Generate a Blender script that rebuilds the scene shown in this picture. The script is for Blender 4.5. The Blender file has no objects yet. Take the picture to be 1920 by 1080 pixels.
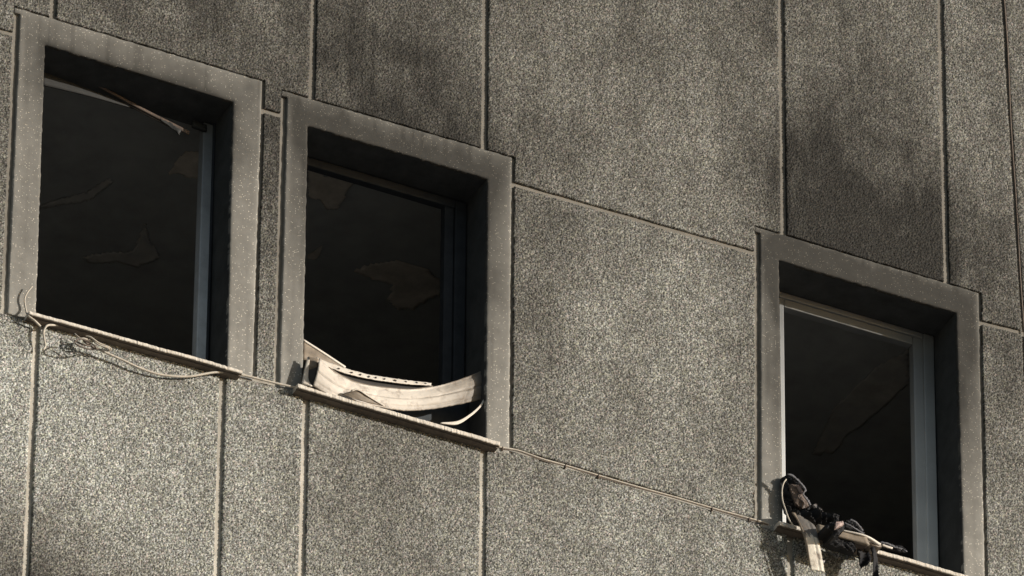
import bpy, math, random
import numpy as np
from mathutils import Vector, Matrix

random.seed(7)
rng = np.random.default_rng(11)
S = bpy.context.scene
COL = S.collection

# ------------------------------------------------------------------ camera
# A telephoto shot from the street, about 53 m away, looking up at the facade.
# World: the facade lies in the plane y = 0 and faces -y; x runs along it, z is up.
ZC = 32.8                                   # height of the middle of the view
YAW, PITCH, ROLL, DIST, FPX = 0.44877577, 0.62235653, 0.00903792, 53.468789, 18154.86
FW = np.array([math.sin(YAW)*math.cos(PITCH), math.cos(YAW)*math.cos(PITCH), math.sin(PITCH)])
_r = np.array([math.cos(YAW), -math.sin(YAW), 0.0])
_u = np.cross(_r, FW)
RT = _r*math.cos(ROLL) + _u*math.sin(ROLL)
UP = -_r*math.sin(ROLL) + _u*math.cos(ROLL)
CAM = np.array([0, 0, ZC]) - FW*DIST
cd = bpy.data.cameras.new('camera')
cam = bpy.data.objects.new('camera', cd)
COL.objects.link(cam)
cd.sensor_width = 36.0
cd.lens = FPX/1920*36.0
cd.clip_start, cd.clip_end = 1.0, 3000.0
M4 = Matrix(((RT[0], UP[0], -FW[0], CAM[0]), (RT[1], UP[1], -FW[1], CAM[1]), (RT[2], UP[2], -FW[2], CAM[2]), (0, 0, 0, 1)))
cam.matrix_world = M4
S.camera = cam

# ------------------------------------------------------------------ sky, sun, exposure
SUN = Vector((1.2, -1.0, 0.31)).normalized()
world = bpy.data.worlds.new('World')
S.world = world
world.use_nodes = True
nt = world.node_tree
bg = nt.nodes['Background']
sky = nt.nodes.new('ShaderNodeTexSky')
sky.sky_type = 'NISHITA'
sky.sun_disc = False
sky.sun_elevation = math.asin(SUN.z)
sky.sun_rotation = math.atan2(SUN.x, SUN.y)
nt.links.new(sky.outputs[0], bg.inputs[0])
bg.inputs[1].default_value = 0.10
ld = bpy.data.lights.new('sun', 'SUN')
ld.energy = 4.6
ld.angle = math.radians(0.5)
ld.color = (1.0, 0.965, 0.90)
sun = bpy.data.objects.new('sun', ld)
COL.objects.link(sun)
sun.rotation_euler = SUN.to_track_quat('Z', 'Y').to_euler()
sun.location = (30, -30, 60)
S.view_settings.view_transform = 'Standard'
S.view_settings.look = 'None'
S.view_settings.exposure = 0.0
S.view_settings.gamma = 1.0


# ------------------------------------------------------------------ measuring helpers
def ray(px, py):
    return FW + RT*((px-960)/FPX) - UP*((py-540)/FPX)


def at(px, py, d=0.0):
    """world point d metres in front of the facade plane, measured on the photograph"""
    q = ray(px, py)
    t = (-d - CAM[1])/q[1]
    return CAM + q*t


def xz(px, py, d=0.0):
    p = at(px, py, d)
    return np.array([p[0], p[2]-ZC])


def at_height(px, py, z):
    q = ray(px, py)
    t = (z - CAM[2])/q[2]
    return CAM + q*t


# ------------------------------------------------------------------ material helpers
def mat(name, base=(0.5, 0.5, 0.5), rough=0.8, var=0.25, scale=30.0, bump=0.0, bscale=200.0, attr=None, metal=0.0, spec=0.3,
        dark=None, dscale=6.0, damt=0.0, dlo=0.45, dhi=0.7):
    """procedural material: base colour broken up by noise, optional stain colour in patches, optional vertex-attribute tint"""
    m = bpy.data.materials.new(name)
    m.use_nodes = True
    t = m.node_tree
    N, L = t.nodes, t.links
    b = N['Principled BSDF']
    b.inputs['Roughness'].default_value = rough
    b.inputs['Metallic'].default_value = metal
    b.inputs['Specular IOR Level'].default_value = spec
    tc = N.new('ShaderNodeTexCoord')
    n1 = N.new('ShaderNodeTexNoise')
    n1.inputs['Scale'].default_value = scale
    n1.inputs['Detail'].default_value = 6
    n1.inputs['Roughness'].default_value = 0.65
    L.new(tc.outputs['Object'], n1.inputs['Vector'])
    mr = N.new('ShaderNodeMapRange')
    mr.inputs[1].default_value, mr.inputs[2].default_value = 0.25, 0.75
    mr.inputs[3].default_value, mr.inputs[4].default_value = 1-var, 1+var
    L.new(n1.outputs['Fac'], mr.inputs[0])
    mx = N.new('ShaderNodeMix')
    mx.data_type = 'RGBA'
    mx.blend_type = 'MULTIPLY'
    mx.inputs[0].default_value = 1.0
    if attr:
        a = N.new('ShaderNodeAttribute')
        a.attribute_name = attr
        L.new(a.outputs['Color'], mx.inputs[6])
    else:
        mx.inputs[6].default_value = (*base, 1)
    L.new(mr.outputs[0], mx.inputs[7])
    out = mx.outputs[2]
    if dark is not None:
        n2 = N.new('ShaderNodeTexNoise')
        n2.inputs['Scale'].default_value = dscale
        n2.inputs['Detail'].default_value = 7
        n2.inputs['Roughness'].default_value = 0.7
        L.new(tc.outputs['Object'], n2.inputs['Vector'])
        m2 = N.new('ShaderNodeMapRange')
        m2.inputs[1].default_value, m2.inputs[2].default_value = dlo, dhi
        m2.inputs[3].default_value, m2.inputs[4].default_value = 0, damt
        L.new(n2.outputs['Fac'], m2.inputs[0])
        m3 = N.new('ShaderNodeMix')
        m3.data_type = 'RGBA'
        L.new(m2.outputs[0], m3.inputs[0])
        L.new(out, m3.inputs[6])
        m3.inputs[7].default_value = (*dark, 1)
        out = m3.outputs[2]
    L.new(out, b.inputs['Base Color'])
    if bump:
        n3 = N.new('ShaderNodeTexNoise')
        n3.inputs['Scale'].default_value = bscale
        n3.inputs['Detail'].default_value = 4
        L.new(tc.outputs['Object'], n3.inputs['Vector'])
        bp = N.new('ShaderNodeBump')
        bp.inputs['Strength'].default_value = bump
        bp.inputs['Distance'].default_value = 0.004
        L.new(n3.outputs['Fac'], bp.inputs['Height'])
        L.new(bp.outputs[0], b.inputs['Normal'])
    return m


def speckle(m, scale, thr, colour):
    """mica grains in cast concrete: sparse pale specks"""
    t = m.node_tree
    N, L = t.nodes, t.links
    b = N['Principled BSDF']
    src = b.inputs['Base Color'].links[0].from_socket
    tc = N.new('ShaderNodeTexCoord')
    v = N.new('ShaderNodeTexVoronoi')
    v.inputs['Scale'].default_value = scale
    L.new(tc.outputs['Object'], v.inputs['Vector'])
    lt = N.new('ShaderNodeMath')
    lt.operation = 'LESS_THAN'
    lt.inputs[1].default_value = 0.30
    L.new(v.outputs['Distance'], lt.inputs[0])
    sp = N.new('ShaderNodeSeparateColor')
    L.new(v.outputs['Color'], sp.inputs[0])
    gt = N.new('ShaderNodeMath')
    gt.operation = 'GREATER_THAN'
    gt.inputs[1].default_value = thr
    L.new(sp.outputs[0], gt.inputs[0])
    mu = N.new('ShaderNodeMath')
    mu.operation = 'MULTIPLY'
    L.new(lt.outputs[0], mu.inputs[0])
    L.new(gt.outputs[0], mu.inputs[1])
    at2 = N.new('ShaderNodeAttribute')
    at2.attribute_name = 'tone'
    sc = N.new('ShaderNodeMix')          # grains under soot are duller
    sc.data_type = 'RGBA'
    sc.blend_type = 'MULTIPLY'
    sc.inputs[0].default_value = 1.0
    L.new(at2.outputs['Color'], sc.inputs[6])
    sc.inputs[7].default_value = (*colour, 1)
    mx = N.new('ShaderNodeMix')
    mx.data_type = 'RGBA'
    L.new(mu.outputs[0], mx.inputs[0])
    L.new(src, mx.inputs[6])
    L.new(sc.outputs[2], mx.inputs[7])
    L.new(mx.outputs[2], b.inputs['Base Color'])


M = {}
M['aggregate'] = mat('exposed_aggregate', rough=0.75, var=0.18, scale=90, attr='tone', spec=0.15)
M['surround'] = mat('cast_concrete', rough=0.8, var=0.16, scale=14, attr='tone', bump=0.25, bscale=160, spec=0.10)
speckle(M['surround'], 125.0, 0.86, (3.4, 3.3, 3.1))
M['mortar'] = mat('joint_mortar', (0.58, 0.53, 0.45), 0.9, 0.22, 18, bump=0.4, bscale=120, dark=(0.20, 0.18, 0.15), dscale=1.3, damt=0.75, dlo=0.42, dhi=0.66)
_t = M['mortar'].node_tree                      # smoke-darkened above the sills, washed clean below
_b = _t.nodes['Principled BSDF']
_src = _b.inputs['Base Color'].links[0].from_socket
_g = _t.nodes.new('ShaderNodeNewGeometry')
_x = _t.nodes.new('ShaderNodeSeparateXYZ')
_t.links.new(_g.outputs['Position'], _x.inputs[0])
_m = _t.nodes.new('ShaderNodeMapRange')
_m.inputs[1].default_value, _m.inputs[2].default_value = ZC-1.35, ZC-0.7
_m.inputs[3].default_value, _m.inputs[4].default_value = 0.0, 0.78
_t.links.new(_x.outputs[2], _m.inputs[0])
_k = _t.nodes.new('ShaderNodeMix')
_k.data_type = 'RGBA'
_t.links.new(_m.outputs[0], _k.inputs[0])
_t.links.new(_src, _k.inputs[6])
_k.inputs[7].default_value = (0.12, 0.106, 0.088, 1)
_t.links.new(_k.outputs[2], _b.inputs['Base Color'])
M['plain'] = mat('plain_concrete', (0.22, 0.21, 0.185), 0.85, 0.3, 25, bump=1.0, bscale=70)
M['soot'] = mat('sooty_plaster', (0.31, 0.31, 0.30), 0.9, 0.2, 6, bump=0.3, bscale=40, dark=(0.35, 0.35, 0.335), dscale=2.0, damt=0.8)
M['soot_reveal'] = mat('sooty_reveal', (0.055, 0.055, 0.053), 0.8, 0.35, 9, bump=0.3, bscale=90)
M['plaster'] = mat('peeling_plaster', (0.52, 0.46, 0.39), 0.9, 0.3, 9, bump=0.2, bscale=60, dark=(0.34, 0.31, 0.27), dscale=4, damt=0.8)
M['plaster_dim'] = mat('smoked_plaster', (0.40, 0.375, 0.34), 0.9, 0.3, 7, dark=(0.32, 0.315, 0.30), dscale=3, damt=0.9)
M['dim_slat'] = mat('sooty_slat', (0.034, 0.033, 0.031), 0.7, 0.35, 15)
M['frame'] = mat('white_frame', (0.66, 0.68, 0.70), 0.35, 0.12, 12, spec=0.5, dark=(0.25, 0.25, 0.25), dscale=3.5, damt=0.5)
M['frame_clean'] = mat('white_frame_clean', (0.74, 0.74, 0.72), 0.35, 0.10, 12, spec=0.5, dark=(0.18, 0.17, 0.16), dscale=3.0, damt=0.35)
for _n in ('frame', 'frame_clean'):             # frame colour darkens towards the top
    _t = M[_n].node_tree
    _b = _t.nodes['Principled BSDF']
    _src = _b.inputs['Base Color'].links[0].from_socket
    _g = _t.nodes.new('ShaderNodeNewGeometry')
    _x = _t.nodes.new('ShaderNodeSeparateXYZ')
    _t.links.new(_g.outputs['Position'], _x.inputs[0])
    _m = _t.nodes.new('ShaderNodeMapRange')
    _m.inputs[1].default_value, _m.inputs[2].default_value = ZC-0.75, ZC+0.55
    _m.inputs[3].default_value, _m.inputs[4].default_value = 0.0, 0.80
    _t.links.new(_x.outputs[2], _m.inputs[0])
    _k = _t.nodes.new('ShaderNodeMix')
    _k.data_type = 'RGBA'
    _t.links.new(_m.outputs[0], _k.inputs[0])
    _t.links.new(_src, _k.inputs[6])
    _k.inputs[7].default_value = (0.07, 0.07, 0.07, 1)
    _t.links.new(_k.outputs[2], _b.inputs['Base Color'])
M['frame_burnt'] = mat('burnt_frame', (0.03, 0.032, 0.036), 0.7, 0.35, 10, spec=0.2)
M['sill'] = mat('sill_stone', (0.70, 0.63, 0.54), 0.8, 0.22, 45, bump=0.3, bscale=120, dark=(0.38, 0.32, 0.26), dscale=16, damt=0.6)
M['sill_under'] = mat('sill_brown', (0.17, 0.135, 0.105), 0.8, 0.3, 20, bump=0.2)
M['pvc'] = mat('heat_warped_plastic', (0.72, 0.645, 0.55), 0.5, 0.10, 7, spec=0.35, dark=(0.36, 0.28, 0.21), dscale=4.5, damt=0.65, dlo=0.48, dhi=0.75)
M['pvc_toned'] = mat('stained_shaded_plastic', rough=0.55, var=0.12, scale=9, attr='tone', spec=0.3, dark=(0.20, 0.15, 0.11), dscale=13, damt=0.8, dlo=0.53, dhi=0.70)
M['pvc_brown'] = mat('scorched_plastic', (0.30, 0.24, 0.18), 0.55, 0.25, 10, dark=(0.08, 0.065, 0.05), dscale=7, damt=0.8)
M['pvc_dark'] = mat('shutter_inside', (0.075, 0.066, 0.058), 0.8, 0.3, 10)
M['char'] = mat('charred_cloth', (0.020, 0.019, 0.020), 0.75, 0.5, 18, bump=0.5, bscale=50, spec=0.2)
M['char_grey'] = mat('ashen_cloth', (0.13, 0.125, 0.13), 0.8, 0.5, 25)
M['board_grey'] = mat('grey_board', (0.05, 0.055, 0.06), 0.7, 0.3, 12)
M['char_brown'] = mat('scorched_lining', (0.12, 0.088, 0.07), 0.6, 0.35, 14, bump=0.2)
M['char_pink'] = mat('scorched_lit_lining', (0.40, 0.30, 0.27), 0.6, 0.3, 20)
M['wire'] = mat('pale_cable', (0.52, 0.46, 0.38), 0.6, 0.25, 40)
M['wire_brown'] = mat('brown_cable', (0.15, 0.115, 0.09), 0.6, 0.25, 30)
M['ground'] = mat('street_paving', (0.25, 0.24, 0.22), 0.9, 0.3, 0.4, bump=0.2, bscale=5)


# ------------------------------------------------------------------ object helpers
def link(o, parent=None):
    COL.objects.link(o)
    if parent is not None:
        o.parent = parent
    return o


def empty(name, parent=None):
    return link(bpy.data.objects.new(name, None), parent)


def tag(o, label=None, cat=None, group=None, kind=None):
    if label:
        o['label'] = label
    if cat:
        o['category'] = cat
    if group:
        o['group'] = group
    if kind:
        o['kind'] = kind
    return o


def mesh(name, V, F, m, parent=None, smooth=False, tone=None):
    me = bpy.data.meshes.new(name)
    V = np.asarray(V, float)
    me.from_pydata([tuple(v) for v in V], [], [tuple(f) for f in F])
    me.materials.append(m)
    if tone is not None:
        a = me.color_attributes.new('tone', 'FLOAT_COLOR', 'POINT')
        a.data.foreach_set('color', np.concatenate([tone, np.ones((len(tone), 1))], 1).astype(np.float32).ravel())
    if smooth:
        me.polygons.foreach_set('use_smooth', [True]*len(me.polygons))
    me.update()
    return link(bpy.data.objects.new(name, me), parent)


def quadmesh(name, V, Q, m, parent=None, tone=None, smooth=False):
    """fast path for large quad meshes (numpy arrays)"""
    me = bpy.data.meshes.new(name)
    n, k = len(V), len(Q)
    me.vertices.add(n)
    me.vertices.foreach_set('co', V.astype(np.float32).ravel())
    me.loops.add(k*4)
    me.loops.foreach_set('vertex_index', Q.astype(np.int32).ravel())
    me.polygons.add(k)
    me.polygons.foreach_set('loop_start', np.arange(0, k*4, 4, dtype=np.int32))
    me.polygons.foreach_set('loop_total', np.full(k, 4, dtype=np.int32))
    me.update(calc_edges=True)
    me.materials.append(m)
    if tone is not None:
        a = me.color_attributes.new('tone', 'FLOAT_COLOR', 'POINT')
        a.data.foreach_set('color', np.concatenate([tone, np.ones((n, 1))], 1).astype(np.float32).ravel())
    me.polygons.foreach_set('use_smooth', np.full(k, smooth))
    me.validate()
    return link(bpy.data.objects.new(name, me), parent)


def box_vf(x0, x1, y0, y1, z0, z1):
    V = [(x0, y0, z0), (x1, y0, z0), (x1, y1, z0), (x0, y1, z0), (x0, y0, z1), (x1, y0, z1), (x1, y1, z1), (x0, y1, z1)]
    F = [(0, 3, 2, 1), (4, 5, 6, 7), (0, 1, 5, 4), (1, 2, 6, 5), (2, 3, 7, 6), (3, 0, 4, 7)]
    return V, F


def boxes(name, L, m, parent=None):
    V, F = [], []
    for b in L:
        v, f = box_vf(*b)
        F += [tuple(i+len(V) for i in q) for q in f]
        V += v
    return mesh(name, V, F, m, parent)


def smoothline(P, n):
    """Catmull-Rom through points, n samples, evenly spread over the chords"""
    P = np.asarray(P, float)
    if len(P) == 2:
        t = np.linspace(0, 1, n)[:, None]
        return P[0]*(1-t)+P[1]*t
    d = np.r_[0, np.cumsum(np.linalg.norm(np.diff(P, axis=0), axis=1))]
    d /= d[-1]
    Q = np.vstack([2*P[0]-P[1], P, 2*P[-1]-P[-2]])
    out = []
    for s in np.linspace(0, 1, n):
        i = min(np.searchsorted(d, s, side='right')-1, len(P)-2)
        t = (s-d[i])/(d[i+1]-d[i])
        a, b, c, e = Q[i], Q[i+1], Q[i+2], Q[i+3]
        out.append(0.5*((2*b)+(-a+c)*t+(2*a-5*b+4*c-e)*t*t+(-a+3*b-3*c+e)*t**3))
    return np.array(out)


def tube(name, P, r, m, parent=None, n=40, sides=7, taper=None):
    C = smoothline(P, n)
    V, F = [], []
    T = np.gradient(C, axis=0)
    T /= np.linalg.norm(T, axis=1)[:, None]+1e-9
    ref = np.array([0.3, 0.5, 0.81])
    for i in range(n):
        a = np.cross(T[i], ref)
        a /= np.linalg.norm(a)+1e-9
        b = np.cross(T[i], a)
        rr = r*(1 if taper is None else taper[0]+(taper[1]-taper[0])*i/(n-1))
        for k in range(sides):
            w = 2*math.pi*k/sides
            V.append(C[i]+rr*(math.cos(w)*a+math.sin(w)*b))
    for i in range(n-1):
        for k in range(sides):
            F.append((i*sides+k, i*sides+(k+1) % sides, (i+1)*sides+(k+1) % sides, (i+1)*sides+k))
    F.append(tuple(range(sides-1, -1, -1)))
    F.append(tuple((n-1)*sides+k for k in range(sides)))
    return mesh(name, V, F, m, parent, smooth=True)


def ribbon(name, A, B, th, m, parent=None, n=48, k=9, prof=None, smooth=True, wob=0.0, seed=0, tone=None):
    """sheet between two 3-D curves with thickness th (towards +y); prof(s, t) pushes it outwards (-y)"""
    a, b = smoothline(A, n), smoothline(B, n)
    rs = np.random.default_rng(seed)
    V = []
    for layer in (0, 1):
        for i in range(n):
            for j in range(k):
                s = j/(k-1)
                p = a[i]*(1-s)+b[i]*s
                o = prof(s, i/(n-1)) if prof else 0
                V.append(p+np.array([0, -o+layer*th, 0]))
    V = np.array(V)
    if wob:
        w = rs.normal(0, wob, (n*k, 3))
        V[:n*k] += w
        V[n*k:] += w
    F = []
    o = n*k
    for i in range(n-1):
        for j in range(k-1):
            q = (i*k+j, i*k+j+1, (i+1)*k+j+1, (i+1)*k+j)
            F.append(q)
            F.append(tuple(o+x for x in q[::-1]))
    rim = [i*k for i in range(n)]+[(n-1)*k+j for j in range(1, k)]+[i*k+k-1 for i in range(n-2, -1, -1)]+[j for j in range(k-2, 0, -1)]
    for i in range(len(rim)):
        p, q = rim[i], rim[(i+1) % len(rim)]
        F.append((p, q, o+q, o+p))
    tn = None
    if tone:
        tn = np.array([tone(j/(k-1), i/(n-1)) for i in range(n) for j in range(k)]*2)
    return mesh(name, V, F, m, parent, smooth=smooth, tone=tn)


def inside(poly, X, Y):
    r = np.zeros(X.shape, bool)
    n = len(poly)
    for i in range(n):
        x0, y0 = poly[i]
        x1, y1 = poly[(i+1) % n]
        c = ((y0 > Y) != (y1 > Y))
        with np.errstate(divide='ignore', invalid='ignore'):
            r ^= c & (X < (x1-x0)*(Y-y0)/(y1-y0+1e-12)+x0)
    return r


def edge_dist(poly, X, Y):
    d = np.full(X.shape, 1e9)
    n = len(poly)
    for i in range(n):
        x0, y0 = poly[i]
        x1, y1 = poly[(i+1) % n]
        ex, ey = x1-x0, y1-y0
        t = np.clip(((X-x0)*ex+(Y-y0)*ey)/(ex*ex+ey*ey+1e-12), 0, 1)
        d = np.minimum(d, np.hypot(X-x0-t*ex, Y-y0-t*ey))
    return d


def vnoise(X, Y, seed=0):
    """smooth value noise, unit lattice, range 0..1"""
    X = np.asarray(X, float)
    Y = np.asarray(Y, float)
    rs = np.random.default_rng(seed)
    T = rs.random((256, 256))
    xi, yi = np.floor(X).astype(int), np.floor(Y).astype(int)
    fx, fy = X-xi, Y-yi
    fx = fx*fx*(3-2*fx)
    fy = fy*fy*(3-2*fy)
    g = lambda a, b: T[(xi+a) % 256, (yi+b) % 256]
    return (g(0, 0)*(1-fx)+g(1, 0)*fx)*(1-fy)+(g(0, 1)*(1-fx)+g(1, 1)*fx)*fy


def fbm(X, Y, seed=0, oct=4):
    s, a, t = 0, 1, 0
    for k in range(oct):
        s = s+a*vnoise(X*2**k+17*k, Y*2**k+31*k, seed+k)
        t += a
        a *= 0.55
    return s/t


def snap(poly, X, Y):
    """nearest point on a polygon's outline"""
    bd = np.full(X.shape, 1e9)
    SX, SY = X.copy(), Y.copy()
    n = len(poly)
    for i in range(n):
        x0, y0 = poly[i]
        x1, y1 = poly[(i+1) % n]
        ex, ey = x1-x0, y1-y0
        t = np.clip(((X-x0)*ex+(Y-y0)*ey)/(ex*ex+ey*ey+1e-12), 0, 1)
        qx, qy = x0+t*ex, y0+t*ey
        d = np.hypot(X-qx, Y-qy)
        u = d < bd
        bd = np.where(u, d, bd)
        SX, SY = np.where(u, qx, SX), np.where(u, qy, SY)
    return SX, SY


def lump(name, outline, d0, bulge, amp, m, parent=None, res=0.007, freq=30.0, seed=0, tilt=(0, 0), back=0.02):
    """crumpled solid: an outline given in facade coordinates (x, z), folded and swelling outwards"""
    P = np.array(outline)
    x0, y0 = P.min(0)-res
    x1, y1 = P.max(0)+res
    nx, ny = int((x1-x0)/res)+2, int((y1-y0)/res)+2
    X, Y = np.meshgrid(np.linspace(x0, x1, nx), np.linspace(y0, y1, ny), indexing='ij')
    ins = inside(P, X, Y)
    ed = edge_dist(P, X, Y)
    prof = np.sqrt(np.clip(ed/(ed[ins].max()+1e-9), 0, 1))
    fold = np.abs(fbm(X*freq, Y*freq*0.8, seed, 3)-0.5)*2
    rid = np.abs(np.sin((X*0.9+Y)*freq*1.9+7*fbm(X*freq*.4, Y*freq*.4, seed+9, 2)))**1.5
    cx, cy = P.mean(0)
    D = d0+bulge*prof-amp*(0.7*fold+0.6*rid)+tilt[0]*(X-cx)+tilt[1]*(Y-cy)
    Dback = d0-back+tilt[0]*(X-cx)+tilt[1]*(Y-cy)
    D = np.maximum(D, Dback+0.004)
    keep = ins[:-1, :-1] | ins[1:, :-1] | ins[:-1, 1:] | ins[1:, 1:]
    sx, sy = snap(P, X, Y)                      # outside corners of boundary quads go onto the outline
    X, Y = np.where(ins, X, sx), np.where(ins, Y, sy)
    V = np.stack([X, -D, Y+ZC], -1).reshape(-1, 3)
    Vb = np.stack([X, -Dback, Y+ZC], -1).reshape(-1, 3)
    idx = np.arange(nx*ny).reshape(nx, ny)
    q = np.stack([idx[:-1, :-1], idx[1:, :-1], idx[1:, 1:], idx[:-1, 1:]], -1)[keep]
    return closed_sheet(name, V, Vb, q, m, parent, smooth=False)


def closed_sheet(name, V, Vb, q, m, parent=None, tone=None, smooth=True, close_back=True):
    """front quads + back quads + rim"""
    n = len(V)
    e = np.concatenate([q[:, [0, 1]], q[:, [1, 2]], q[:, [2, 3]], q[:, [3, 0]]])
    key = np.sort(e, 1)
    key = key[:, 0].astype(np.int64)*n+key[:, 1]
    u, inv, cnt = np.unique(key, return_inverse=True, return_counts=True)
    be = e[cnt[inv] == 1]
    rim = np.stack([be[:, 1], be[:, 0], be[:, 0]+n, be[:, 1]+n], 1)
    Q = [q, rim]
    if close_back:
        Q.append(q[:, ::-1]+n)
    Q = np.concatenate(Q)
    A = np.concatenate([V, Vb])
    used = np.unique(Q)
    re = np.full(2*n, -1, np.int64)
    re[used] = np.arange(len(used))
    t2 = None if tone is None else np.concatenate([tone, tone])[used]
    return quadmesh(name, A[used], re[Q], m, parent, tone=t2, smooth=smooth)


# ------------------------------------------------------------------ layout of the facade (metres, z relative to ZC)
FLOOR = -0.018           # bed of the joints
FACE = -0.001            # face of the window surrounds
WIN = []
for c in [dict(i=[(85, 83), (437, 190), (426, 678), (68, 580)], o=[(27, 13), (492, 152), (474, 702), (3, 575)]),
          dict(i=[(577.7, 235), (914, 334), (911, 816), (568, 720)], o=[(528, 169), (960, 295), (955, 837), (513, 711)]),
          dict(i=[(1461, 487), (1793, 585.5), (1807, 1076), (1468, 974)], o=[(1415, 424), (1835, 549), (1847, 1094), (1416, 972)])]:
    WIN.append(dict(i=np.array([xz(*p) for p in c['i']]), o=np.array([xz(*p) for p in c['o']])))
ZU_P = np.array([(-9, .73), (-3.08, .739), (-1.475, .724), (0.011, .723), (.981, .731), (1.448, .738), (2.964, .72), (3.233, .735), (9, .73)])
ZL_P = np.array([(-9, -1.12), (-3.036, -1.118), (-1.656, -1.105), (-1.435, -1.086), (-.007, -1.075), (1.448, -1.092), (2.8, -1.10), (9, -1.10)])
zu = lambda x: np.interp(x, ZU_P[:, 0], ZU_P[:, 1])
zl = lambda x: np.interp(x, ZL_P[:, 0], ZL_P[:, 1])


# smoke darkness bay by bay, plus a cast shadow painted in at lower left: (x, z, 0 clean .. 1 black)
SOOT_SHADE_AT = np.array([(*xz(px, py), v) for px, py, v in [
    (350, 90, .73), (250, 20, .70), (480, 60, .70), (700, 100, .76), (700, 180, .86), (840, 220, .84), (620, 120, .80), (760, 20, .70), (520, 150, .72), (30, 40, .55), (150, 20, .66),
    (1000, 60, .64), (960, 230, .66), (1150, 60, .58), (1150, 200, .52), (1300, 330, .46), (1200, 380, .48), (1400, 150, .60), (1420, 380, .62), (1350, 40, .60),
    (1500, 60, .64), (1620, 150, .65), (1560, 300, .76), (1620, 400, .92), (1700, 460, .93), (1540, 420, .90), (1720, 330, .78), (1700, 80, .58), (1800, 100, .56), (1850, 300, .58), (1820, 480, .72), (1890, 540, .64),
    (1960, 300, .58), (1960, 800, .5),
    (15, 150, .62), (10, 300, .58), (6, 480, .38), (507, 280, .74), (507, 450, .66), (500, 600, .58),
    (990, 420, .66), (990, 600, .60), (985, 760, .52), (1100, 440, .44), (1150, 600, .27), (1280, 560, .30), (1150, 760, .38), (1330, 720, .36), (1390, 560, .52), (1395, 800, .50), (1200, 880, .30), (1060, 850, .36),
    (1888, 700, .62), (1888, 850, .50), (1888, 1000, .36),
    (30, 680, .02), (20, 850, .00), (20, 940, .08), (15, 1060, .80), (110, 1060, .75), (200, 1085, .55), (15, 1000, .72), (70, 1030, .72), (120, 985, .05), (60, 940, .0), (200, 1010, .05), (130, 900, .02), (230, 820, .03), (330, 760, .16), (330, 950, .12), (480, 780, .26), (480, 950, .22),  # high values in the bottom left corner paint a soft cast shadow
    (640, 800, .32), (720, 850, .62), (730, 960, .52), (830, 950, .30), (640, 1000, .28), (880, 880, .40), (960, 900, .36), (1150, 980, .30), (1000, 1040, .30), (1300, 1040, .24), (1380, 1000, .26), (1550, 1060, .25), (1750, 1150, .3)]])


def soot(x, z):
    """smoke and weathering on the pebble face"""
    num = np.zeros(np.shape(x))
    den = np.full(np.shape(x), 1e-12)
    for cx, cz, v in SOOT_SHADE_AT:
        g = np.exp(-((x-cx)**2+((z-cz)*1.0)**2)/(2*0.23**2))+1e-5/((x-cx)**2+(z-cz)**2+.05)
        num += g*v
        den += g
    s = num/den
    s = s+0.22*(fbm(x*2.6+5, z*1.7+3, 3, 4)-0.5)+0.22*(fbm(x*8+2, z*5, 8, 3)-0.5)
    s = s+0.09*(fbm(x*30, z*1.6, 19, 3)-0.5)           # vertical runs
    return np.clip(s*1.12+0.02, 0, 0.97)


SOOT_TINT = np.array([0.115, 0.100, 0.082])


# ------------------------------------------------------------------ exposed-aggregate panels
def pebbles(X, Z, cell=0.0070):
    """height (m) and colour of a bed of washed pebbles at facade points"""
    gx, gz = np.floor(X/cell).astype(int), np.floor(Z/cell).astype(int)
    rs = np.random.default_rng(5)
    N = 512
    JX, JZ, RR, HH, TT, CC = (rs.random((N, N)) for _ in range(6))
    best = np.full(X.shape, -1.0)
    tone = np.zeros(X.shape+(3,))
    bed = np.array([0.085, 0.080, 0.070])
    tone[:] = bed
    for a in (-1, 0, 1):
        for b in (-1, 0, 1):
            i, j = (gx+a) % N, (gz+b) % N
            px = (gx+a+0.08+0.84*JX[i, j])*cell
            pz = (gz+b+0.08+0.84*JZ[i, j])*cell
            r = cell*(0.40+0.27*RR[i, j])
            h = 0.0024+0.0060*HH[i, j]
            d2 = ((X-px)**2+((Z-pz)*0.9)**2)/(r*r)
            hh = h*np.sqrt(np.clip(1-d2, 0, 1))
            up = hh > best
            up &= d2 < 1
            best = np.where(up, hh, best)
            t = TT[i, j]
            g = 0.19+0.60*t**1.7
            c = CC[i, j]
            col = np.stack([g*(0.98+0.10*(c > .86)), g*(0.985-0.03*(c > .86)), g*(0.89-0.10*((c > .55) & (c < .75))+0.08*(c < .12))], -1)
            tone = np.where(up[..., None], col, tone)
    return np.maximum(best, 0), tone


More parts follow.
